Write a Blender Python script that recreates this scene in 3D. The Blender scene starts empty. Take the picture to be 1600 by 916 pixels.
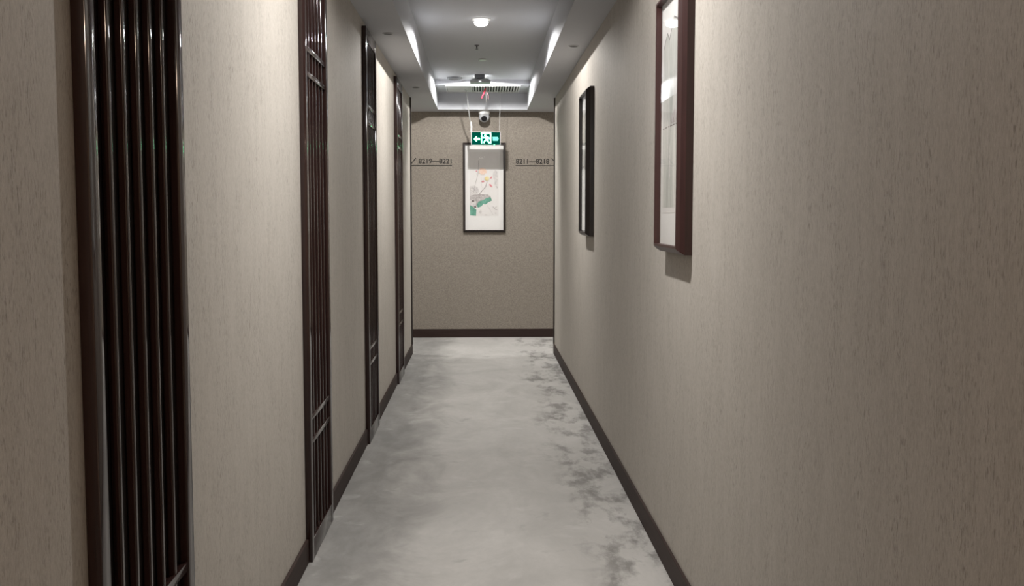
import bpy, bmesh, math, random
from mathutils import Vector, Matrix
random.seed(7)
scn = bpy.context.scene
COL = scn.collection
R = math.radians

# ------------------------------------------------------------------ camera
CAM_H = 1.41
cd = bpy.data.cameras.new('camera')
cam = bpy.data.objects.new('camera', cd)
COL.objects.link(cam)
cd.sensor_width = 36.0
cd.lens = 36.0                      # 1600 px focal length on a 1600 px wide frame
cd.clip_start = 0.02
cam.location = (0, 0, CAM_H)
cam.rotation_euler = (R(90 - 4.36), 0, R(-1.692))
scn.camera = cam

# ------------------------------------------------------------------ world, exposure
w = bpy.data.worlds.new('world')
scn.world = w
w.use_nodes = True
w.node_tree.nodes['Background'].inputs['Color'].default_value = (0.5, 0.5, 0.52, 1)
w.node_tree.nodes['Background'].inputs['Strength'].default_value = 0.0
vs = scn.view_settings
vs.view_transform = 'Standard'
vs.look = 'None'
vs.gamma = 1
vs.use_curve_mapping = False
vs.exposure = 0.0

# corridor measures (metres): the corridor runs along +Y
XL, XR = -0.716, 0.74               # side wall faces
YB, YC, YE = -3.0, 10.37, 11.77     # back end, corner of the cross passage, end wall
ZS, ZC, ZD = 2.58, 2.82, 2.765       # soffit, coffer ceiling, lowered strip of it
CL, CR, CE = -0.484, 0.51, 11.526   # coffer edges
YSTEP = 10.83
XO = 2.9                            # how far the cross passage runs each way

COOL = (1.0, 0.975, 0.95)
LAMPS = [(0.0, 3.60, 1.0, COOL), (0.0, 7.53, 1.0, COOL), (-0.015, 10.60, 0.9, COOL)]
WARM_FILL = (0.0, -1.6, 1.35, (1.0, 0.76, 0.58))  # added unseen lamp behind the camera, warms and fills the near walls
PASSAGE = [(-1.95, 11.07, 0.55, COOL), (1.95, 11.07, 0.55, COOL)]
WIDE, NARROW = 98, 85               # watts of a lamp's wide and of its narrow beam

def spot(x, y, z, power, col, size, blend):
    l = bpy.data.lights.new('ceiling_lamp_light', 'SPOT')
    l.energy = power; l.color = col
    l.spot_size = R(size); l.spot_blend = blend
    l.shadow_soft_size = 0.025
    o = bpy.data.objects.new('ceiling_lamp_light', l)
    o.location = (x, y, z)
    COL.objects.link(o)
for lamps, z in ((LAMPS + [WARM_FILL], ZC), (PASSAGE, ZS)):
    for x, y, k, c in lamps:
        spot(x, y, z - 0.010, WIDE * k, c, 173 if y > 10 else 163, 0.05 if y > 10 else 0.2)
        spot(x, y, z - 0.010, NARROW * k, c, 118, 1.0)

# ------------------------------------------------------------------ materials
def new_mat(name):
    m = bpy.data.materials.new(name)
    m.use_nodes = True
    nt = m.node_tree
    return m, nt, nt.nodes['Principled BSDF']

def N(nt, t, **kw):
    n = nt.nodes.new(t)
    for k, v in kw.items(): setattr(n, k, v)
    return n

def noise(nt, vec, scale, detail=3, rough=0.5, mscale=(1, 1, 1), loc=(0, 0, 0), dist=0.0):
    mp = N(nt, 'ShaderNodeMapping')
    mp.inputs['Scale'].default_value = mscale
    mp.inputs['Location'].default_value = loc
    nt.links.new(vec, mp.inputs['Vector'])
    n = N(nt, 'ShaderNodeTexNoise')
    n.inputs['Scale'].default_value = scale
    n.inputs['Detail'].default_value = detail
    n.inputs['Roughness'].default_value = rough
    n.inputs['Distortion'].default_value = dist
    nt.links.new(mp.outputs[0], n.inputs['Vector'])
    return n.outputs['Fac']

def ramp(nt, fac, stops):
    r = N(nt, 'ShaderNodeValToRGB')
    el = r.color_ramp.elements
    while len(el) < len(stops): el.new(0.5)
    for e, (p, c) in zip(el, stops):
        e.position = p
        e.color = (c, c, c, 1) if not hasattr(c, '__len__') else (*c, 1)
    nt.links.new(fac, r.inputs[0])
    return r.outputs[0]

def mix(nt, fac, a, b, mode='MIX'):
    m = N(nt, 'ShaderNodeMix', data_type='RGBA', blend_type=mode)
    if isinstance(fac, (int, float)): m.inputs[0].default_value = fac
    else: nt.links.new(fac, m.inputs[0])
    for s, v in ((6, a), (7, b)):
        if hasattr(v, '__len__'): m.inputs[s].default_value = (*v, 1)
        else: nt.links.new(v, m.inputs[s])
    return m.outputs[2]

def math_(nt, op, a, b=0.0, c=None):
    m = N(nt, 'ShaderNodeMath', operation=op)
    for i, v in enumerate((a, b) if c is None else (a, b, c)):
        if isinstance(v, (int, float)): m.inputs[i].default_value = v
        else: nt.links.new(v, m.inputs[i])
    return m.outputs[0]

def bump(nt, bs, h, strength=0.2, dist=0.002):
    b = N(nt, 'ShaderNodeBump')
    b.inputs['Strength'].default_value = strength
    b.inputs['Distance'].default_value = dist
    nt.links.new(h, b.inputs['Height'])
    nt.links.new(b.outputs[0], bs.inputs['Normal'])

def objco(nt):
    return N(nt, 'ShaderNodeTexCoord').outputs['Object']

def plain(name, col, rough=0.5, metal=0.0, coat=0.0, spec=0.5):
    m, nt, b = new_mat(name)
    b.inputs['Base Color'].default_value = (*col, 1)
    b.inputs['Roughness'].default_value = rough
    b.inputs['Metallic'].default_value = metal
    b.inputs['Coat Weight'].default_value = coat
    b.inputs['Specular IOR Level'].default_value = spec
    return m

def speck(name, col, amt=0.12, scale=60, rough=0.5, spec=0.5):
    """plain colour with a light mottled grain"""
    m, nt, b = new_mat(name)
    n = noise(nt, objco(nt), scale, 3)
    c = mix(nt, n, [v * (1 - amt) for v in col], [min(1, v * (1 + amt)) for v in col])
    nt.links.new(c, b.inputs['Base Color'])
    b.inputs['Roughness'].default_value = rough
    b.inputs['Specular IOR Level'].default_value = spec
    return m

def wallpaper(name, base, dark, light, fleck):
    m, nt, b = new_mat(name)
    v = objco(nt)
    broad = noise(nt, v, 1.0, 5, 0.7, (24, 24, 5))
    grain = noise(nt, v, 1.0, 4, 0.75, (260, 260, 75))
    fine = noise(nt, v, 520, 2, 0.6)
    f1 = noise(nt, v, 1.0, 3, 0.7, (230, 230, 48), (3, 1, 7))
    f2 = noise(nt, v, 1.0, 2, 0.6, (11, 11, 3.5), (5, 2, 1))
    c = mix(nt, ramp(nt, broad, [(0.3, 0), (0.7, 1)]), dark, base)
    c = mix(nt, ramp(nt, grain, [(0.38, 0), (0.72, 1)]), c, light)
    thr = math_(nt, 'MULTIPLY', ramp(nt, f1, [(0.54, 0), (0.66, 1)]), ramp(nt, f2, [(0.36, 0.25), (0.62, 1)]))
    c = mix(nt, math_(nt, 'MULTIPLY', thr, 0.62), c, fleck)
    c = mix(nt, math_(nt, 'MULTIPLY', ramp(nt, fine, [(0.3, 1), (0.55, 0)]), 0.35), c, dark)
    nt.links.new(c, b.inputs['Base Color'])
    b.inputs['Roughness'].default_value = 0.75
    b.inputs['Specular IOR Level'].default_value = 0.25
    bump(nt, b, grain, 0.25, 0.001)
    return m

M = {}
M['paper'] = wallpaper('beige_wallpaper', (0.45, 0.416, 0.372), (0.365, 0.333, 0.292), (0.515, 0.485, 0.442), (0.13, 0.11, 0.09))
def end_wall_mat():
    m, nt, b = new_mat('taupe_granular_wallpaper')
    v = objco(nt)
    g = noise(nt, v, 75, 4, 0.75)
    g2 = noise(nt, v, 22, 4, 0.7, loc=(4, 2, 9))
    c = mix(nt, ramp(nt, g, [(0.33, 0), (0.68, 1)]), (0.195, 0.170, 0.141), (0.315, 0.280, 0.236))
    c = mix(nt, math_(nt, 'MULTIPLY', ramp(nt, g2, [(0.55, 0), (0.7, 1)]), 0.45), c, (0.20, 0.17, 0.135))
    nt.links.new(c, b.inputs['Base Color'])
    b.inputs['Roughness'].default_value = 0.8
    bump(nt, b, g, 0.3, 0.002)
    return m
M['end_paper'] = end_wall_mat()
M['ceil'] = speck('white_ceiling_paint', (0.50, 0.512, 0.54), 0.02, 9, 0.7, 0.3)

def floor_mat():
    m, nt, b = new_mat('mottled_grey_floor')
    v = objco(nt)
    sep = N(nt, 'ShaderNodeSeparateXYZ'); nt.links.new(v, sep.inputs[0])
    X = sep.outputs[0]
    big = noise(nt, v, 1.0, 6, 0.62, (2.6, 1.5, 1), (2.3, 7.7, 0), 0.6)
    med = noise(nt, v, 1.0, 6, 0.66, (6.5, 3.0, 1), (4.1, 5.2, 0), 0.15)
    sm = noise(nt, v, 1.0, 5, 0.7, (24, 14, 1), (0, 3, 0), 0.5)
    pile = noise(nt, v, 420, 2, 0.6)
    c = mix(nt, ramp(nt, big, [(0.3, 0), (0.7, 1)]), (0.40, 0.388, 0.368), (0.53, 0.515, 0.49))
    c = mix(nt, math_(nt, 'MULTIPLY', ramp(nt, sm, [(0.35, 1), (0.6, 0)]), 0.22), c, (0.37, 0.36, 0.345))
    # worn blotches beside the right wall, a soft greyer band beside the left one
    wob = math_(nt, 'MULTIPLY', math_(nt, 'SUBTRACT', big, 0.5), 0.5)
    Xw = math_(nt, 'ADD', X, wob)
    rb = ramp(nt, math_(nt, 'ADD', Xw, 0.5), [(0.84, 0), (0.99, 1)])
    blot = ramp(nt, med, [(0.48, 0), (0.61, 1)])
    c = mix(nt, math_(nt, 'MULTIPLY', math_(nt, 'MULTIPLY', rb, blot), 0.85), c, (0.19, 0.184, 0.172))
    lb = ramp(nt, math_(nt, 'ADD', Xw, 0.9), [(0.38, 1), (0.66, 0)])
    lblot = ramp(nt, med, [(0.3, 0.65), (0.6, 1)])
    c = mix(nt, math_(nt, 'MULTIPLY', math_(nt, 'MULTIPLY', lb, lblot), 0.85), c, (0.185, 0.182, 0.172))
    # a few pale and dark smudges anywhere
    far = noise(nt, v, 1.0, 5, 0.6, (3.4, 4.2, 1), (1, 14, 0), 0.4)
    c = mix(nt, math_(nt, 'MULTIPLY', ramp(nt, far, [(0.62, 0), (0.70, 1)]), 0.5), c, (0.28, 0.275, 0.265))
    c = mix(nt, math_(nt, 'MULTIPLY', ramp(nt, far, [(0.28, 1), (0.40, 0)]), 0.35), c, (0.60, 0.59, 0.57))
    c = mix(nt, math_(nt, 'MULTIPLY', pile, 0.18), c, (0.3, 0.29, 0.28))
    nt.links.new(c, b.inputs['Base Color'])
    b.inputs['Roughness'].default_value = 0.9
    b.inputs['Specular IOR Level'].default_value = 0.2
    bump(nt, b, pile, 0.3, 0.002)
    return m
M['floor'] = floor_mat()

def wood(name, dark, light, rough, mscale=(60, 60, 2.2), coat=0.0):
    m, nt, b = new_mat(name)
    v = objco(nt)
    g = noise(nt, v, 1.0, 5, 0.65, mscale, dist=0.4)
    c = mix(nt, ramp(nt, g, [(0.3, 0), (0.7, 1)]), dark, light)
    nt.links.new(c, b.inputs['Base Color'])
    b.inputs['Roughness'].default_value = rough
    b.inputs['Coat Weight'].default_value = coat
    b.inputs['Coat Roughness'].default_value = 0.2
    bump(nt, b, g, 0.08, 0.0006)
    return m
M['lacquer'] = wood('dark_lacquered_wood', (0.020, 0.010, 0.009), (0.030, 0.015, 0.013), 0.10)
M['lacquer_back'] = wood('dark_backing_board', (0.006, 0.004, 0.0035), (0.010, 0.006, 0.0055), 0.6)
M['frame_red'] = wood('red_brown_frame_wood', (0.032, 0.011, 0.0105), (0.055, 0.020, 0.018), 0.38)
M['frame_dark'] = wood('near_black_frame_wood', (0.014, 0.010, 0.009), (0.028, 0.019, 0.017), 0.4)
M['base'] = wood('dark_brown_skirting', (0.026, 0.0145, 0.012), (0.040, 0.0245, 0.021), 0.6, (3, 3, 60))
M['base'].node_tree.nodes['Principled BSDF'].inputs['Specular IOR Level'].default_value = 0.22
M['trim'] = wood('dark_corner_strip', (0.016, 0.010, 0.009), (0.028, 0.019, 0.016), 0.45)
M['white_plastic'] = plain('white_plastic', (0.78, 0.78, 0.77), 0.4)
M['grey_plastic'] = plain('grey_plastic', (0.20, 0.21, 0.22), 0.5)
M['pale_plastic'] = plain('pale_grey_plastic', (0.42, 0.43, 0.44), 0.45)
M['dark_plastic'] = plain('dark_grey_plastic', (0.06, 0.06, 0.065), 0.45)
M['black_glass'] = plain('black_glass', (0.008, 0.008, 0.01), 0.08)
M['alu'] = plain('brushed_aluminium', (0.62, 0.63, 0.63), 0.35, 0.6)
M['vent_white'] = plain('vent_white_enamel', (0.60, 0.60, 0.595), 0.5)
M['void'] = plain('dark_duct', (0.02, 0.02, 0.022), 0.9)
M['chrome'] = plain('chrome', (0.7, 0.7, 0.7), 0.2, 1.0)
M['red'] = plain('red_ribbon_cloth', (0.55, 0.03, 0.06), 0.6)
M['pink'] = plain('pink_thread', (0.62, 0.25, 0.28), 0.7)
M['string'] = plain('grey_string', (0.13, 0.12, 0.11), 0.8)
M['flex'] = plain('grey_cable', (0.38, 0.38, 0.38), 0.6)
M['ink'] = plain('black_lettering', (0.018, 0.016, 0.015), 0.5)
M['mat_board'] = speck('white_mount_board', (0.80, 0.79, 0.77), 0.02, 40, 0.8, 0.2)
M['art_paper'] = speck('painting_paper', (0.74, 0.72, 0.70), 0.04, 22, 0.85, 0.2)
def emis(name, col, s):
    m = bpy.data.materials.new(name); m.use_nodes = True
    nt = m.node_tree; nt.nodes.clear()
    e = N(nt, 'ShaderNodeEmission'); e.inputs[0].default_value = (*col, 1); e.inputs[1].default_value = s
    o = N(nt, 'ShaderNodeOutputMaterial'); nt.links.new(e.outputs[0], o.inputs[0])
    return m
def glow_dome():                        # clear dome that glows and lets the lamp's light through
    m = bpy.data.materials.new('lit_lamp_dome'); m.use_nodes = True
    nt = m.node_tree; nt.nodes.clear()
    e = N(nt, 'ShaderNodeEmission'); e.inputs[0].default_value = (1.0, 0.98, 0.95, 1); e.inputs[1].default_value = 2.0
    t = N(nt, 'ShaderNodeBsdfTransparent'); a = N(nt, 'ShaderNodeAddShader'); o = N(nt, 'ShaderNodeOutputMaterial')
    nt.links.new(e.outputs[0], a.inputs[0]); nt.links.new(t.outputs[0], a.inputs[1]); nt.links.new(a.outputs[0], o.inputs[0])
    return m
M['lamp'] = glow_dome()
M['sign_green'] = emis('lit_sign_green', (0.0, 0.10, 0.065), 0.9)
M['sign_white'] = emis('lit_sign_white', (0.14, 1.0, 0.42), 16.0)
M['sign_teal'] = emis('lit_sign_teal', (0.25, 0.95, 0.75), 1.3)
M['led_green'] = emis('green_indicator', (0.15, 1.0, 0.4), 4.0)
M['led_white'] = emis('white_indicator', (1, 1, 1), 3.0)
def glass():
    m = bpy.data.materials.new('picture_glass'); m.use_nodes = True
    nt = m.node_tree; nt.nodes.clear()
    t = N(nt, 'ShaderNodeBsdfTransparent'); g = N(nt, 'ShaderNodeBsdfGlossy')
    g.inputs['Roughness'].default_value = 0.02
    lw = N(nt, 'ShaderNodeLayerWeight'); lw.inputs[0].default_value = 0.5
    fr = math_(nt, 'MULTIPLY_ADD', math_(nt, 'POWER', lw.outputs['Facing'], 5.0), 0.92, 0.04)
    mx = N(nt, 'ShaderNodeMixShader'); o = N(nt, 'ShaderNodeOutputMaterial')
    nt.links.new(fr, mx.inputs[0]); nt.links.new(t.outputs[0], mx.inputs[1])
    nt.links.new(g.outputs[0], mx.inputs[2]); nt.links.new(mx.outputs[0], o.inputs[0])
    return m
M['glass'] = glass()
def wash(name, a, b_, mscale, lo, hi):
    m, nt, b = new_mat(name)
    n = noise(nt, objco(nt), 1.0, 5, 0.6, mscale, dist=0.6)
    nt.links.new(mix(nt, ramp(nt, n, [(lo, 0), (hi, 1)]), a, b_), b.inputs['Base Color'])
    b.inputs['Roughness'].default_value = 0.85
    return m
M['wash_green'] = wash('green_leaf_wash', (0.07, 0.24, 0.17), (0.17, 0.42, 0.33), (30, 30, 14), 0.3, 0.7)
M['wash_grey'] = wash('grey_ink_wash', (0.30, 0.27, 0.26), (0.58, 0.55, 0.54), (40, 40, 40), 0.3, 0.7)
M['wash_pale'] = wash('pale_grey_wash', (0.52, 0.50, 0.49), (0.72, 0.69, 0.67), (40, 40, 40), 0.3, 0.7)
M['wash_peach'] = wash('peach_wash', (0.78, 0.50, 0.36), (0.80, 0.66, 0.58), (30, 30, 30), 0.3, 0.7)
M['wash_yellow'] = wash('yellow_wash', (0.70, 0.55, 0.18), (0.75, 0.66, 0.40), (30, 30, 30), 0.3, 0.7)
M['wash_pink'] = wash('pink_petal_wash', (0.60, 0.12, 0.16), (0.76, 0.40, 0.42), (40, 40, 40), 0.3, 0.7)
M['wash_ink'] = wash('dark_ink', (0.10, 0.08, 0.08), (0.22, 0.20, 0.19), (30, 30, 30), 0.3, 0.7)
M['wash_land'] = wash('grey_green_landscape_wash', (0.34, 0.36, 0.33), (0.70, 0.69, 0.65), (14, 14, 2.2), 0.32, 0.66)

# ------------------------------------------------------------------ helpers
def tag(o, label=None, cat=None, group=None, kind=None):
    if label: o['label'] = label
    if cat: o['category'] = cat
    if group: o['group'] = group
    if kind: o['kind'] = kind
    return o

def obj(name, bm, mats, parent=None, smooth=False):
    me = bpy.data.meshes.new(name)
    bm.normal_update()
    bm.to_mesh(me); bm.free()
    for m in (mats if isinstance(mats, (list, tuple)) else [mats]): me.materials.append(m)
    if smooth:
        for p in me.polygons: p.use_smooth = True
        me.set_sharp_from_angle(angle=R(35))
    o = bpy.data.objects.new(name, me)
    COL.objects.link(o)
    if parent: o.parent = parent
    return o

def empty(name, loc=(0, 0, 0), rz=0.0):
    o = bpy.data.objects.new(name, None)
    o.empty_display_size = 0.1
    o.location = loc; o.rotation_euler = (0, 0, rz)
    COL.objects.link(o)
    return o

def box(bm, a, b, bev=0.0, seg=2, mi=0):
    vs_ = [bm.verts.new((x, y, z)) for x in (a[0], b[0]) for y in (a[1], b[1]) for z in (a[2], b[2])]
    fs = []
    for idx in ((0, 1, 3, 2), (4, 6, 7, 5), (0, 4, 5, 1), (2, 3, 7, 6), (0, 2, 6, 4), (1, 5, 7, 3)):
        f = bm.faces.new([vs_[i] for i in idx]); f.material_index = mi; fs.append(f)
    bmesh.ops.recalc_face_normals(bm, faces=fs)
    if bev > 0:
        es = list({e for f in fs for e in f.edges})
        bmesh.ops.bevel(bm, geom=es, offset=bev, segments=seg, profile=0.5, affect='EDGES')
    return bm

def bx(a, b, bev=0.0, seg=2):
    return box(bmesh.new(), a, b, bev, seg)

def lathe(bm, prof, c=(0, 0, 0), n=32, mat=None, mi=0):
    """profile [(r, z)] about the z axis; mat rotates the result"""
    mat = mat or Matrix.Identity(4)
    rings = []
    for r, z in prof:
        if r < 1e-6:
            rings.append([bm.verts.new(mat @ Vector((0, 0, z)) + Vector(c))])
        else:
            rings.append([bm.verts.new(mat @ Vector((r * math.cos(2 * math.pi * k / n), r * math.sin(2 * math.pi * k / n), z)) + Vector(c)) for k in range(n)])
    fs = []
    for A, B in zip(rings, rings[1:]):
        for k in range(n):
            q = [A[k % len(A)], A[(k + 1) % len(A)], B[(k + 1) % len(B)], B[k % len(B)]]
            u = []
            for v in q:
                if v not in u: u.append(v)
            if len(u) > 2:
                f = bm.faces.new(u); f.material_index = mi; fs.append(f)
    bmesh.ops.recalc_face_normals(bm, faces=fs)
    return bm

def tube(bm, pts, r, n=8):
    pts = [Vector(p) for p in pts]
    rings = []
    for i, p in enumerate(pts):
        t = (pts[min(i + 1, len(pts) - 1)] - pts[max(i - 1, 0)]).normalized()
        a = t.cross(Vector((0, 1, 0.01))).normalized()
        b = t.cross(a).normalized()
        rr = r[i] if hasattr(r, '__len__') else r
        rings.append([bm.verts.new(p + a * rr * math.cos(2 * math.pi * k / n) + b * rr * math.sin(2 * math.pi * k / n)) for k in range(n)])
    for A, B in zip(rings, rings[1:]):
        for k in range(n): bm.faces.new((A[k], A[(k + 1) % n], B[(k + 1) % n], B[k]))
    bm.faces.new(rings[0]); bm.faces.new(rings[-1])
    bmesh.ops.recalc_face_normals(bm, faces=bm.faces[:])
    return bm

def smooth_path(pts, k=6):
    P = [Vector(p) for p in pts]; out = []
    for i in range(len(P) - 1):
        p0, p1, p2, p3 = P[max(i - 1, 0)], P[i], P[i + 1], P[min(i + 2, len(P) - 1)]
        for j in range(k):
            t = j / k
            out.append(0.5 * ((2 * p1) + (p2 - p0) * t + (2 * p0 - 5 * p1 + 4 * p2 - p3) * t * t + (3 * p1 - p0 - 3 * p2 + p3) * t ** 3))
    out.append(P[-1])
    return out

def slab(bm, pts, y0, y1, mi=0):
    """outline [(x, z)] extruded from y0 (front) to y1"""
    f = [bm.verts.new((x, y0, z)) for x, z in pts]
    b = [bm.verts.new((x, y1, z)) for x, z in pts]
    fs = [bm.faces.new(f), bm.faces.new(b[::-1])]
    n = len(pts)
    for i in range(n): fs.append(bm.faces.new((f[i], b[i], b[(i + 1) % n], f[(i + 1) % n])))
    for q in fs: q.material_index = mi
    bmesh.ops.recalc_face_normals(bm, faces=fs)
    return bm

def bar(bm, p, q, wdt, y0, y1, mi=0):
    d = Vector((q[0] - p[0], q[1] - p[1])).normalized() * wdt / 2
    n = Vector((-d.y, d.x))
    return slab(bm, [(p[0] + n.x, p[1] + n.y), (q[0] + n.x, q[1] + n.y), (q[0] - n.x, q[1] - n.y), (p[0] - n.x, p[1] - n.y)], y0, y1, mi)

# ------------------------------------------------------------------ the setting
def struct(name, bm, m, **kw):
    return tag(obj(name, bm, m, **kw), kind='structure')

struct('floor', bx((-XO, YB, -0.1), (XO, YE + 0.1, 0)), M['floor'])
struct('wall_left', bx((-XO, YB, 0), (XL, YC, ZS)), M['paper'])
struct('wall_right', bx((XR, YB, 0), (XO, YC, ZS)), M['paper'])
struct('wall_end', bx((-XO, YE, 0), (XO, YE + 0.1, ZS)), M['end_paper'])
struct('wall_back', bx((XL, YB - 0.1, 0), (XR, YB, ZS)), M['paper'])
for s, nm in ((-1, 'wall_passage_left'), (1, 'wall_passage_right')):
    struct(nm, bx((s * XO, YC, 0), (s * (XO + 0.1), YE, ZS)), M['paper'])
cb = bmesh.new()
ZT = 3.0
box(cb, (-XO, YB, ZS), (CL, YE + 0.1, ZT))
box(cb, (CR, YB, ZS), (XO, YE + 0.1, ZT))
box(cb, (CL, CE, ZS), (CR, YE + 0.1, ZT))
box(cb, (CL, YB, ZS), (CR, -2.6, ZT))
box(cb, (CL, -2.6, ZC), (CR, YSTEP, ZT))
box(cb, (CL, YSTEP, ZD), (CR, CE, ZT))
struct('ceiling', cb, M['ceil'])

PANELS = [1.835, 4.09, 6.25, 8.48]     # near edge of each lattice panel
PW = 0.585
bl = bmesh.new(); y = YB
for p in PANELS:
    box(bl, (XL, y, 0), (XL + 0.012, p, 0.098), 0.002, 1); y = p + PW
box(bl, (XL, y, 0), (XL + 0.012, YC + 0.012, 0.098), 0.002, 1)
struct('baseboard_left', bl, M['base'])
struct('baseboard_right', bx((XR - 0.012, YB, 0), (XR, YC + 0.012, 0.098), 0.002, 1), M['base'])
struct('baseboard_end', bx((-XO, YE - 0.012, 0), (XO, YE, 0.098), 0.002, 1), M['base'])
struct('trim_1', bx((XL, YC - 0.014, 0.098), (XL + 0.014, YC + 0.006, ZS), 0.001, 1), M['trim'])
struct('trim_2', bx((XR - 0.014, YC - 0.014, 0.098), (XR, YC + 0.006, ZS), 0.001, 1), M['trim'])

# ------------------------------------------------------------------ lattice panels on the left wall
PH, PD = 2.54, 0.027
ST = 0.044                              # stile width
NS = 5
def make_panel():
    root = empty('lattice_panel')
    L = M['lacquer']
    # local: x out of the wall, y along the corridor, origin at near bottom corner on the wall
    for y0 in (0.0, PW - ST):
        obj('stile', bx((0, y0, 0), (PD, y0 + ST, PH), 0.003), L, root, True)
    obj('top_rail', bx((0, ST, PH - 0.082), (PD - 0.0005, PW - ST, PH), 0.003), L, root, True)
    obj('bottom_rail', bx((0, ST, 0), (PD - 0.0005, PW - ST, 0.088), 0.003), L, root, True)
    obj('backing_board', bx((0, ST, 0.088), (0.003, PW - ST, PH - 0.082)), M['lacquer_back'], root)
    inner = PW - 2 * ST
    pitch = inner / (NS + 1)
    me = None
    for k in range(NS):
        yc = ST + pitch * (k + 1)
        if me is None:
            o = obj('slat', bx((0.003, -0.0075, 0.088), (PD - 0.006, 0.0075, PH - 0.082), 0.0035, 3), L, root, True); me = o.data
        else:
            o = bpy.data.objects.new('slat', me); COL.objects.link(o); o.parent = root
        o.location = (0, yc, 0)
    for z in (0.488, 0.586, 1.972, 2.072):
        obj('crossbar', bx((0.003, ST, z - 0.011), (PD - 0.003, PW - ST, z + 0.011), 0.002, 2), L, root, True)
    return root
def dup(root):
    r = root.copy(); COL.objects.link(r)
    for ch in list(root.children):
        c = ch.copy(); COL.objects.link(c); c.parent = r
        for g in ch.children:
            d = g.copy(); COL.objects.link(d); d.parent = c
    return r
proto = make_panel()
plab = ['dark lacquered slatted wood panel on the left wall nearest the camera',
        'dark lacquered slatted wood panel on the left wall, second from the camera',
        'dark lacquered slatted wood panel on the left wall, third from the camera',
        'dark lacquered slatted wood panel on the left wall, farthest, next to the corner strip']
for i, yy in enumerate(PANELS):
    o = proto if i == 0 else dup(proto)
    o.location = (XL, yy, 0)
    tag(o, plab[i], 'panel', 'slatted panels along the left wall')

# ------------------------------------------------------------------ pictures
def picture(name, W, H, stile, depth, fm):
    """local: x across, z up, front towards -y, back on y = 0, origin at bottom centre"""
    root = empty(name)
    # frame profile (inset from outer edge, distance from wall): bevelled outwards from a raised inner ridge
    prof = [(0, 0), (0, depth * 0.48), (stile * 0.35, depth * 0.78), (stile * 0.7, depth), (stile, depth), (stile, 0.006)]
    bm = bmesh.new(); rings = []
    for i, d in prof:
        rings.append([bm.verts.new((x, -d, z)) for x, z in ((-W / 2 + i, i), (W / 2 - i, i), (W / 2 - i, H - i), (-W / 2 + i, H - i))])
    for A, B in zip(rings, rings[1:]):
        for k in range(4): bm.faces.new((A[k], A[(k + 1) % 4], B[(k + 1) % 4], B[k]))
    bmesh.ops.recalc_face_normals(bm, faces=bm.faces[:])
    obj('frame', bm, fm, root)
    a = W / 2 - stile
    obj('mount', bx((-a, -depth * 0.55, stile), (a, -0.004, H - stile)), M['mat_board'], root)
    g_ = bmesh.new(); yg = -depth * 0.80
    g_.faces.new([g_.verts.new(p) for p in ((-a, yg, stile), (a, yg, stile), (a, yg, H - stile), (-a, yg, H - stile))])
    obj('glass_pane', g_, M['glass'], root)
    return root

# lotus picture on the end wall
pe = picture('framed_picture', 0.486, 1.02, 0.026, 0.035, M['frame_dark'])
pe.location = (0.031, YE, 1.212)
tag(pe, 'black framed lotus painting with white mount below the green exit sign', 'picture')
U = 0.00731 / 7.04
def q(cx_, cy_):                        # painting units -> metres, origin = picture's bottom centre
    return ((cx_ - 62) * U - 0.166, (760 - cy_) * U + 0.186)
art = bmesh.new(); ay = [-0.0195]
AM = ['art_paper', 'wash_green', 'wash_grey', 'wash_pale', 'wash_peach', 'wash_yellow', 'wash_pink', 'wash_ink']
def blob(pts, mat):
    ay[0] -= 0.00012
    slab(art, [q(*p) for p in pts], ay[0], ay[0] + 0.0001, AM.index(mat))
def stroke(pts, wd, mat):
    ay[0] -= 0.00012
    for a, b in zip(pts, pts[1:]): bar(art, q(*a), q(*b), wd * U, ay[0], ay[0] + 0.0001, AM.index(mat))
def oval(cx_, cy_, rx, ry, mat, rot=0, n=18, jit=0.08):
    pts = []
    for k in range(n):
        t = 2 * math.pi * k / n; j = 1 + random.uniform(-jit, jit)
        x, y_ = rx * j * math.cos(t), ry * j * math.sin(t)
        pts.append((cx_ + x * math.cos(rot) - y_ * math.sin(rot), cy_ + x * math.sin(rot) + y_ * math.cos(rot)))
    blob(pts, mat)
blob([(62, 60), (380, 60), (380, 760), (62, 760)], 'art_paper')
blob([(62, 432), (110, 428), (150, 445), (165, 480), (150, 520), (100, 540), (62, 535)], 'wash_pale')
blob([(62, 540), (110, 525), (200, 520), (262, 525), (292, 545), (280, 570), (200, 590), (150, 620), (130, 665), (62, 690)], 'wash_grey')
blob([(240, 565), (290, 550), (305, 590), (262, 612), (236, 632), (210, 628), (188, 655), (150, 668), (136, 640), (160, 600), (205, 588)], 'wash_green')
blob([(62, 640), (92, 655), (120, 680), (134, 690), (130, 758), (66, 752)], 'wash_green')
blob([(62, 590), (95, 575), (130, 600), (128, 650), (90, 650), (62, 630)], 'wash_pale')
oval(97, 596, 16, 13, 'wash_ink'); oval(122, 660, 13, 12, 'wash_ink'); oval(150, 535, 18, 12, 'wash_grey', -0.5)
for cx_, cy_, r_ in ((92, 470, 26), (118, 495, 20), (135, 468, 14)): oval(cx_, cy_, r_, r_ * 0.7, 'wash_grey', 0.3); oval(cx_, cy_, r_ * 0.82, r_ * 0.52, 'wash_pale', 0.3)
oval(345, 320, 26, 62, 'wash_pale'); oval(352, 390, 18, 50, 'wash_pale')
stroke([(252, 385), (236, 440), (200, 480), (158, 530)], 9, 'wash_grey')
stroke([(160, 150), (152, 300), (118, 430), (100, 520)], 4, 'wash_grey')
stroke([(188, 330), (190, 430), (225, 500)], 3, 'wash_pale')
stroke([(250, 640), (290, 700), (318, 748)], 4, 'wash_pale')
stroke([(315, 655), (345, 688), (365, 690)], 5, 'wash_grey'); stroke([(340, 668), (360, 655)], 4, 'wash_grey')
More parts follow.
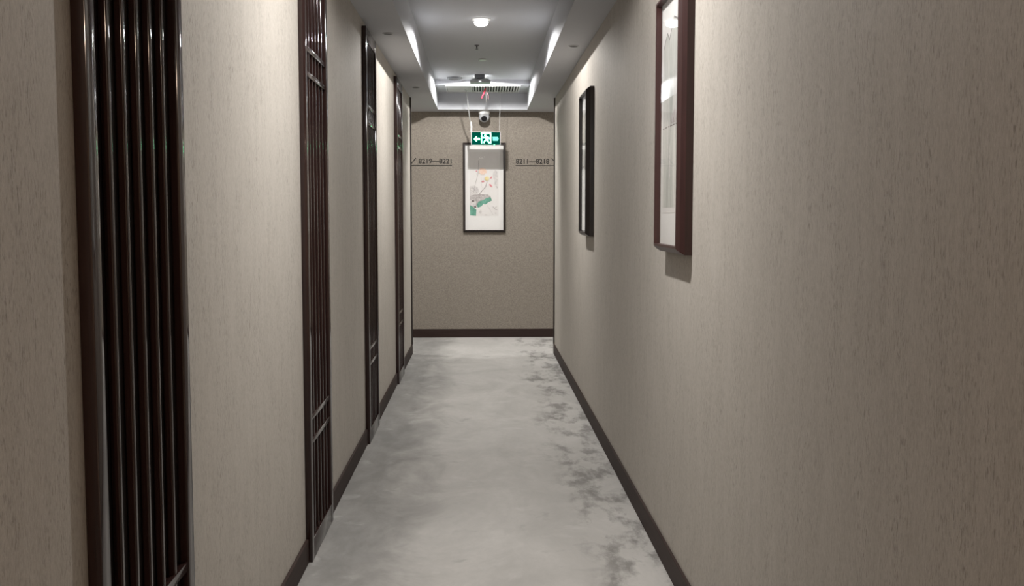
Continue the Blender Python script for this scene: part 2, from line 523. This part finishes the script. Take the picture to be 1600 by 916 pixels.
oval(347, 727, 11, 9, 'wash_pale'); oval(180, 715, 14, 18, 'wash_pale'); oval(238, 748, 14, 6, 'wash_pale')
oval(205, 272, 46, 36, 'wash_peach', 0.2); oval(150, 290, 12, 24, 'wash_pale', 0.3); oval(136, 268, 9, 6, 'wash_pink')
for rx_ in (-0.9, -0.3, 0.3, 0.9): oval(252 + 32 * math.sin(rx_), 345 - 24 * math.cos(rx_), 14, 32, 'art_paper', rx_)
oval(252, 350, 24, 22, 'wash_yellow')
oval(207, 382, 16, 9, 'wash_pink', -0.1); oval(296, 340, 14, 8, 'wash_pink', -0.9); oval(293, 426, 23, 10, 'wash_pink', 0.75)
oval(362, 445, 4, 14, 'wash_grey', -0.2)
obj('painting', art, [M[a] for a in AM], pe)

# two ink landscapes on the right wall
def ink_art(parent, W, H, seed):
    rnd = random.Random(seed)
    bm = bmesh.new()
    yb = -0.0310
    mats = ['art_paper', 'wash_land', 'wash_ink', 'wash_grey', 'wash_pale']
    a, z0, z1 = W / 2 - 0.075, 0.15, H - 0.12
    slab(bm, [(-a, z0), (a, z0), (a, z1), (-a, z1)], yb, yb + 0.0003, 0)
    slab(bm, [(-a, z0 + 0.02), (a, z0 + 0.02), (a, 0.88), (0.10, 0.85), (0.03, 0.87), (-0.06, 0.80), (-0.10, 0.83), (-a, 0.78)], yb - 0.0003, yb, 1)
    pts = [(-a, 0.78), (-0.10, 0.83), (-0.06, 0.80), (0.03, 0.87), (0.10, 0.85), (a, 0.88)]
    for p_, q_ in zip(pts, pts[1:]): bar(bm, p_, q_, 0.006, yb - 0.0005, yb - 0.0003, 2)
    bar(bm, (-a, 0.475), (a, 0.475), 0.004, yb - 0.0006, yb - 0.0004, 2)
    slab(bm, [(-0.03, 0.482), (a, 0.482), (a, 0.52), (0.06, 0.535), (-0.01, 0.51)], yb - 0.0006, yb - 0.0004, 3)
    for k in range(7):
        x = rnd.uniform(-a + 0.02, a - 0.03); w_ = rnd.uniform(0.008, 0.022); za = rnd.uniform(0.2, 0.5); zb = za + rnd.uniform(0.12, 0.3)
        slab(bm, [(x, za), (x + w_, za + 0.02), (x + w_ * 0.7, zb), (x + w_ * 0.2, zb - 0.02)], yb - 0.0008 - k * 1e-5, yb - 0.0006 - k * 1e-5, rnd.choice((3, 4, 4)))
    obj('painting', bm, [M[m] for m in mats], parent)
for yc, fm, lab, sd in ((3.837, M['frame_red'], 'red-brown framed ink landscape on the right wall nearest the camera', 3),
                        (7.02, M['frame_dark'], 'dark framed ink landscape on the right wall farther from the camera', 5)):
    p = picture('framed_picture', 0.505, 0.985, 0.03, 0.055, fm)
    ink_art(p, 0.505, 0.985, sd)
    p.location = (XR, yc, 1.268); p.rotation_euler = (0, 0, R(-90))
    tag(p, lab, 'picture', 'ink landscapes on the right wall')

# ------------------------------------------------------------------ room number directions on the end wall
def text_mesh(s, x0, x1, z0, z1):
    cu = bpy.data.curves.new('numerals', 'FONT'); cu.body = s; cu.extrude = 0.004; cu.resolution_u = 4; cu.offset = 0.010
    t = bpy.data.objects.new('t', cu); COL.objects.link(t)
    bpy.context.view_layer.update()
    me = bpy.data.meshes.new_from_object(t.evaluated_get(bpy.context.evaluated_depsgraph_get()))
    bpy.data.objects.remove(t)
    xs = [v.co.x for v in me.vertices]; ys = [v.co.y for v in me.vertices]
    sx = (x1 - x0) / (max(xs) - min(xs)); sz = (z1 - z0) / (max(ys) - min(ys))
    for v in me.vertices:
        x, y_, z = v.co
        v.co = (x0 + (x - min(xs)) * sx, -0.0015 - z * 0.3, z0 + (y_ - min(ys)) * sz)
    # one mesh per character: cut where the outlines leave a gap along x
    bm = bmesh.new(); bm.from_mesh(me); bpy.data.meshes.remove(me)
    bm.verts.ensure_lookup_table()
    spans = sorted((min(v.co.x for v in e.verts), max(v.co.x for v in e.verts)) for e in bm.edges)
    groups = []
    for a_, b_ in spans:
        if groups and a_ <= groups[-1][1] + 1e-4: groups[-1][1] = max(groups[-1][1], b_)
        else: groups.append([a_, b_])
    out = []
    for a_, b_ in groups:
        c = bm.copy()
        bmesh.ops.delete(c, geom=[v for v in c.verts if not a_ - 1e-5 <= v.co.x <= b_ + 1e-5], context='VERTS')
        out.append((c, b_ - a_))
    bm.free()
    return out
def direction(s, x0, x1, xa, xb, tip, tick, lab):
    root = empty('room_direction', (xa, YE, 1.972))
    for c, wd in text_mesh(s, x0 - xa, x1 - xa, 0.022, 0.078):
        obj('dash' if wd > 0.052 else 'numeral', c, M['ink'], root)
    b = bmesh.new(); bar(b, (0, 0), (xb - xa, 0), 0.0085, -0.003, 0); obj('underline', b, M['ink'], root)
    b = bmesh.new(); bar(b, (tip - xa, 0.002), (tick - xa, 0.085), 0.0085, -0.003, 0); obj('arrow_stroke', b, M['ink'], root)
    tag(root, lab, 'wall lettering')
direction('8219\u20148221', -0.717, -0.342, -0.815, -0.337, -0.815, -0.747, 'black room numbers 8219 to 8221 over a line pointing left on the end wall')
direction('8211\u20148218', 0.392, 0.772, 0.388, 0.868, 0.868, 0.800, 'black room numbers 8211 to 8218 over a line pointing right on the end wall')

# ------------------------------------------------------------------ exit sign, hung from the lowered ceiling strip
SY, SX, SZ0, SW, SH, ST_ = 11.42, 0.048, 2.178, 0.326, 0.150, 0.026
sg = empty('exit_sign', (SX, SY, SZ0))
tag(sg, 'lit green exit sign with white running figure and arrow hanging before the end wall', 'sign')
b = bmesh.new()
fw = 0.006
for a_, b_ in (((-SW / 2, 0, 0), (SW / 2, ST_, fw)), ((-SW / 2, 0, SH - fw), (SW / 2, ST_, SH)), ((-SW / 2, 0, fw), (-SW / 2 + fw, ST_, SH - fw)), ((SW / 2 - fw, 0, fw), (SW / 2, ST_, SH - fw))):
    box(b, a_, b_, 0.001, 1)
obj('casing', b, M['alu'], sg)
obj('back_plate', bx((-SW / 2 + fw, 0.012, fw), (SW / 2 - fw, ST_ - 0.001, SH - fw)), M['grey_plastic'], sg)
obj('lit_face', bx((-SW / 2 + fw, 0.004, fw), (SW / 2 - fw, 0.011, SH - fw)), M['sign_green'], sg)
cz = 0.070
b = bmesh.new()                         # left arrow
slab(b, [(-0.133, cz), (-0.108, cz + 0.027), (-0.096, cz + 0.027), (-0.096, cz + 0.010), (-0.066, cz + 0.010), (-0.066, cz - 0.010), (-0.096, cz - 0.010), (-0.096, cz - 0.027), (-0.108, cz - 0.027)], 0.001, 0.0035)
obj('arrow', b, M['sign_white'], sg)
b = bmesh.new()                         # right arrow, dimmer
slab(b, [(0.073, cz + 0.024), (0.132, cz + 0.024), (0.142, cz + 0.004), (0.132, cz - 0.020), (0.078, cz - 0.020)], 0.001, 0.0035)
obj('arrow', b, M['sign_teal'], sg)
b = bmesh.new()                         # doorway
for a_, b_ in (((-0.054, 0.022), (-0.042, 0.136)), ((0.046, 0.022), (0.060, 0.136))): slab(b, [(a_[0], a_[1]), (b_[0], a_[1]), (b_[0], b_[1]), (a_[0], b_[1])], 0.001, 0.0035)
slab(b, [(-0.054, 0.124), (0.060, 0.124), (0.060, 0.138), (-0.054, 0.138)], 0.001, 0.0035)
obj('doorway_pictogram', b, M['sign_white'], sg)
b = bmesh.new()                         # running figure
hd = [( -0.006 + 0.0115 * math.cos(t * 0.5236), 0.108 + 0.0115 * math.sin(t * 0.5236)) for t in range(12)]
slab(b, hd, 0.001, 0.0035)
for p_, q_, w_ in (((0.002, 0.096), (0.016, 0.060), 0.026), ((-0.002, 0.094), (-0.024, 0.082), 0.010), ((-0.024, 0.082), (-0.036, 0.094), 0.009),
                   ((0.006, 0.094), (0.030, 0.088), 0.010), ((0.030, 0.088), (0.038, 0.070), 0.009), ((0.012, 0.062), (-0.014, 0.050), 0.013),
                   ((-0.014, 0.050), (-0.020, 0.024), 0.011), ((0.018, 0.062), (0.026, 0.040), 0.013), ((0.026, 0.040), (0.040, 0.024), 0.011)):
    bar(b, p_, q_, w_, 0.001, 0.0035)
obj('running_figure_pictogram', b, M['sign_white'], sg)
obj('indicator_lamp', bx((0.085, -0.003, 0.001), (0.100, 0.004, 0.012)), M['led_green'], sg)
zt = ZD - SZ0
up = smooth_path([(-0.208, -0.20, zt - 0.012), (-0.203, -0.16, zt - 0.06), (-0.186, -0.06, 0.36), (-0.176, -0.005, 0.285), (-0.164, 0.012, 0.255)])
obj('hanging_cable', tube(bmesh.new(), up, 0.0045), M['flex'], sg, True)
dn = smooth_path([(-0.164, 0.012, 0.258), (-0.158, 0.013, 0.20), (-0.157, 0.013, 0.12 + 0.09), (-0.160, 0.013, 0.175), (-0.160, 0.013, SH - 0.002)])
obj('cable_sleeve', tube(bmesh.new(), dn, 0.0085), M['white_plastic'], sg, True)
obj('hanging_wire', tube(bmesh.new(), [(0.150, 0.013, SH - 0.002), (0.154, 0.010, 0.3), (0.158, 0.0, zt - 0.012)], 0.0016, 6), M['alu'], sg, True)

# ------------------------------------------------------------------ dome camera under the far soffit
dc = empty('dome_camera', (0.030, 11.64, ZS))
tag(dc, 'small white dome security camera with black eye under the far ceiling edge', 'security camera')
obj('mount', lathe(bmesh.new(), [(0, 0), (0.060, 0), (0.062, -0.008), (0.060, -0.034), (0.056, -0.042), (0, -0.042)], n=32), M['white_plastic'], dc, True)
bm = bmesh.new()
tilt = Matrix.Rotation(R(-62), 4, 'X')
prof = [(0.058 * math.sin(t), -0.058 * math.cos(t)) for t in [k * math.pi / 14 for k in range(3, 15)]]
sh = [(0.0, -0.046), (0.034, -0.046), (0.042, -0.052)] + [(max(0.0, r), z) for r, z in prof if r < 0.0581][1:]
shell_prof = [(0.033, -0.036), (0.034, -0.050)] + [(0.060 * math.sin(t), -0.060 * math.cos(t)) for t in [0.72 + k * (math.pi - 0.72) / 12 for k in range(13)]]
obj('housing', lathe(bm, shell_prof, (0, 0, -0.072), 32, tilt), M['pale_plastic'], dc, True)
obj('lens', lathe(bmesh.new(), [(0.0335, -0.030), (0.0335, -0.044), (0.030, -0.051), (0.018, -0.058), (0.0, -0.060)], (0, 0, -0.072), 28, tilt), M['black_glass'], dc, True)

# ------------------------------------------------------------------ lamps in the coffer
def downlight(x, y, lab):
    r = empty('ceiling_lamp', (x, y, ZC))
    obj('trim_ring', lathe(bmesh.new(), [(0.036, 0.0), (0.070, 0.0), (0.070, -0.003), (0.064, -0.005), (0.040, -0.005), (0.036, -0.002)], n=40), M['white_plastic'], r, True)
    obj('diffuser', lathe(bmesh.new(), [(0.036, -0.001), (0.047, -0.010), (0.052, -0.023), (0.049, -0.034), (0.040, -0.043), (0.024, -0.049), (0, -0.051)], n=32), M['lamp'], r, True)
    tag(r, lab, 'lamp')
downlight(0.0, 7.53, 'lit round white lamp in the recessed ceiling, the one seen glowing')
downlight(0.0, 3.60, 'lit round white lamp in the recessed ceiling above the nearer framed picture')
downlight(-0.015, 10.60, 'lit round white lamp in the recessed ceiling hidden behind the grey sensor box')
downlight(0.0, -1.6, 'added warm fill lamp in the recessed ceiling, unseen behind the camera')
for sx, sd in ((-1, 'left'), (1, 'right')):
    r = empty('ceiling_lamp', (sx * 1.95, 11.07, ZS))
    obj('trim_ring', lathe(bmesh.new(), [(0.036, 0.0), (0.070, 0.0), (0.070, -0.003), (0.064, -0.005), (0.040, -0.005), (0.036, -0.002)], n=40), M['white_plastic'], r, True)
    obj('diffuser', lathe(bmesh.new(), [(0.036, -0.001), (0.047, -0.010), (0.052, -0.023), (0.049, -0.034), (0.040, -0.043), (0.024, -0.049), (0, -0.051)], n=32), M['lamp'], r, True)
    tag(r, 'lit round white lamp in the cross passage ceiling round the %s corner' % sd, 'lamp')

# ------------------------------------------------------------------ small fittings on the ceiling
s = empty('sprinkler', (-0.037, 8.66, ZC)); s.scale = (0.68, 0.68, 0.72)
tag(s, 'small dark pendant sprinkler head in the middle of the recessed ceiling', 'sprinkler')
obj('escutcheon', lathe(bmesh.new(), [(0, 0), (0.030, 0), (0.032, -0.003), (0.014, -0.010), (0, -0.010)], n=24), M['dark_plastic'], s, True)
obj('stem', lathe(bmesh.new(), [(0, -0.008), (0.010, -0.008), (0.010, -0.026), (0.006, -0.030), (0.006, -0.044), (0, -0.044)], n=16), M['dark_plastic'], s, True)
obj('deflector', lathe(bmesh.new(), [(0, -0.044), (0.019, -0.044), (0.020, -0.047), (0.012, -0.050), (0, -0.050)], n=24), M['dark_plastic'], s, True)

s = obj('cover_plate', lathe(bmesh.new(), [(0, 0), (0.030, 0), (0.036, -0.004), (0.036, -0.009), (0.030, -0.014), (0, -0.015)], n=32), M['white_plastic'], None, True)
s.location = (0.011, 9.42, ZC)
tag(s, 'small round white cover plate on the recessed ceiling beyond the sprinkler', 'cover plate')

s = empty('ceiling_speaker', (-0.275, 10.68, ZC))
tag(s, 'round grey flush speaker in the recessed ceiling left of the sensor box', 'speaker')
obj('rim', lathe(bmesh.new(), [(0.066, 0), (0.080, 0), (0.081, -0.014), (0.076, -0.020), (0.068, -0.020), (0.066, -0.014)], n=40), M['grey_plastic'], s, True)
obj('grille', lathe(bmesh.new(), [(0, -0.003), (0.067, -0.003), (0.067, -0.016), (0, -0.018)], n=40), M['dark_plastic'], s, True)

# recessed spots (unlit) in the side soffits
for x, yy, lab in ((-0.603, 6.74, 'small unlit recessed spot in the left ceiling border, nearer one'),
                   (0.640, 7.20, 'small unlit recessed spot in the right ceiling border'),
                   (-0.600, 9.55, 'small unlit recessed spot in the left ceiling border, farther one')):
    s = empty('recessed_spot', (x, yy, ZS))
    obj('rim', lathe(bmesh.new(), [(0.027, 0), (0.035, 0), (0.036, -0.002), (0.034, -0.004), (0.028, -0.004)], n=28), M['pale_plastic'], s, True)
    obj('lens', lathe(bmesh.new(), [(0, -0.001), (0.028, -0.001), (0.028, -0.002), (0, -0.002)], n=28), M['dark_plastic'], s, True)
    tag(s, lab, 'spotlight')

# sensor box in front of the far lamp
s = empty('sensor_box', (-0.012, 10.47, ZC))
tag(s, 'grey square sensor box on a flared pale base hanging under the recessed ceiling', 'sensor')
obj('housing', bx((-0.056, -0.040, -0.048), (0.046, 0.05, 0), 0.004), M['grey_plastic'], s, True)
bm = bmesh.new()
zt_, zb_ = -0.046, -0.066
t4 = [bm.verts.new(p_) for p_ in ((-0.078, -0.060, zt_), (0.082, -0.060, zt_), (0.082, 0.060, zt_), (-0.078, 0.060, zt_))]
m4 = [bm.verts.new(p_) for p_ in ((-0.102, -0.075, zb_), (0.104, -0.075, zb_), (0.104, 0.075, zb_), (-0.102, 0.075, zb_))]
b4 = [bm.verts.new(p_) for p_ in ((-0.102, -0.075, -0.086), (0.104, -0.075, -0.086), (0.104, 0.075, -0.086), (-0.102, 0.075, -0.086))]
for A, B in ((t4, m4), (m4, b4)):
    for k in range(4): bm.faces.new((A[k], A[(k + 1) % 4], B[(k + 1) % 4], B[k]))
bm.faces.new(t4); bm.faces.new(b4)
bmesh.ops.recalc_face_normals(bm, faces=bm.faces[:])
obj('flared_base', bm, M['pale_plastic'], s)
obj('indicator_lamp', bx((-0.012, -0.079, -0.078), (0.010, -0.074, -0.070)), M['led_white'], s)
obj('slot', bx((-0.030, -0.042, -0.044), (0.022, -0.039, -0.038)), M['void'], s)

# ventilation grille in the lowered strip of the ceiling
vg = empty('vent_grille', (0.146, 11.125, ZD))
tag(vg, 'white slotted air vent grille in the lowered far strip of the ceiling', 'vent')
VW, VD = 0.53, 0.56
b = bmesh.new()
for a_, b_ in (((-VW / 2, -VD / 2), (VW / 2, -VD / 2 + 0.022)), ((-VW / 2, VD / 2 - 0.05), (VW / 2, VD / 2)), ((-VW / 2, -VD / 2 + 0.022), (-VW / 2 + 0.018, VD / 2 - 0.05)), ((VW / 2 - 0.018, -VD / 2 + 0.022), (VW / 2, VD / 2 - 0.05))):
    box(b, (a_[0], a_[1], -0.012), (b_[0], b_[1], 0), 0.002, 1)
obj('frame', b, M['vent_white'], vg)
obj('duct', bx((-VW / 2 + 0.018, -VD / 2 + 0.022, -0.0015), (VW / 2 - 0.018, VD / 2 - 0.05, 0)), M['void'], vg)
ns = 17; me = None
for k in range(ns):
    x = -VW / 2 + 0.018 + (k + 0.5) * (VW - 0.036) / ns
    if me is None:
        bm = bmesh.new()
        slab(bm, [(-0.0072, -0.0115), (0.0072, -0.0115), (0.0072, -0.0065), (-0.0072, -0.0065)], -VD / 2 + 0.020, VD / 2 - 0.048)
        o = obj('louvre', bm, M['vent_white'], vg); me = o.data
    else:
        o = bpy.data.objects.new('louvre', me); COL.objects.link(o); o.parent = vg
    o.location = (x, 0, 0)

ap = empty('access_panel', (-0.252, 11.135, ZD))
tag(ap, 'plain white access hatch left of the air vent grille in the far ceiling strip', 'hatch')
b = bmesh.new()
for a_, b_ in (((-0.128, -0.28), (0.128, -0.264)), ((-0.128, 0.264), (0.128, 0.28)), ((-0.128, -0.264), (-0.112, 0.264)), ((0.112, -0.264), (0.128, 0.264))):
    box(b, (a_[0], a_[1], -0.010), (b_[0], b_[1], 0), 0.0015, 1)
obj('frame', b, M['vent_white'], ap)
obj('lid', bx((-0.109, -0.261, -0.007), (0.109, 0.261, 0), 0.001, 1), M['vent_white'], ap)
obj('latch', lathe(bmesh.new(), [(0, -0.006), (0.008, -0.006), (0.008, -0.011), (0, -0.012)], (0.075, 0.06, 0), 16), M['white_plastic'], ap, True)

# red ribbon tied to the grille
rb = empty('ribbon', (0.032, 11.06, ZD - 0.012))
tag(rb, 'short red ribbon with loose threads tied to the air vent grille', 'ribbon')
def strip(path, wid, mat, name):
    bm = bmesh.new(); prev = None
    for i, (x, y_, z) in enumerate(path):
        tw = 0.5 * math.sin(i * 0.8)
        d = Vector((math.cos(tw), math.sin(tw), 0.25)) * wid[min(i, len(wid) - 1)] / 2
        c = [bm.verts.new(Vector((x, y_, z)) - d), bm.verts.new(Vector((x, y_, z)) + d)]
        c += [bm.verts.new(v.co + Vector((0, 0.0008, 0))) for v in c]
        if prev:
            for i0, i1 in ((0, 1), (1, 3), (3, 2), (2, 0)): bm.faces.new((prev[i0], prev[i1], c[i1], c[i0]))
        else: bm.faces.new((c[0], c[1], c[3], c[2]))
        prev = c
    bm.faces.new((prev[0], prev[1], prev[3], prev[2]))
    bmesh.ops.recalc_face_normals(bm, faces=bm.faces[:])
    obj(name, bm, mat, rb)
strip(smooth_path([(0.010, 0, 0.004), (0.004, -0.006, -0.020), (-0.008, -0.004, -0.050), (-0.020, 0, -0.078), (-0.028, 0.004, -0.100)], 3), [0.016, 0.020, 0.022, 0.022, 0.020, 0.020, 0.018, 0.018, 0.016, 0.016, 0.014, 0.012, 0.010], M['red'], 'ribbon_tail')
strip(smooth_path([(0.012, 0, 0.004), (0.020, -0.004, -0.03), (0.038, 0, -0.060), (0.042, 0.002, -0.110)], 3), [0.003], M['pink'], 'thread')
obj('thread', tube(bmesh.new(), smooth_path([(0.012, 0.004, 0.004), (0.016, 0, -0.05), (0.022, 0, -0.140)], 3), 0.0024, 6), M['string'], rb, True)
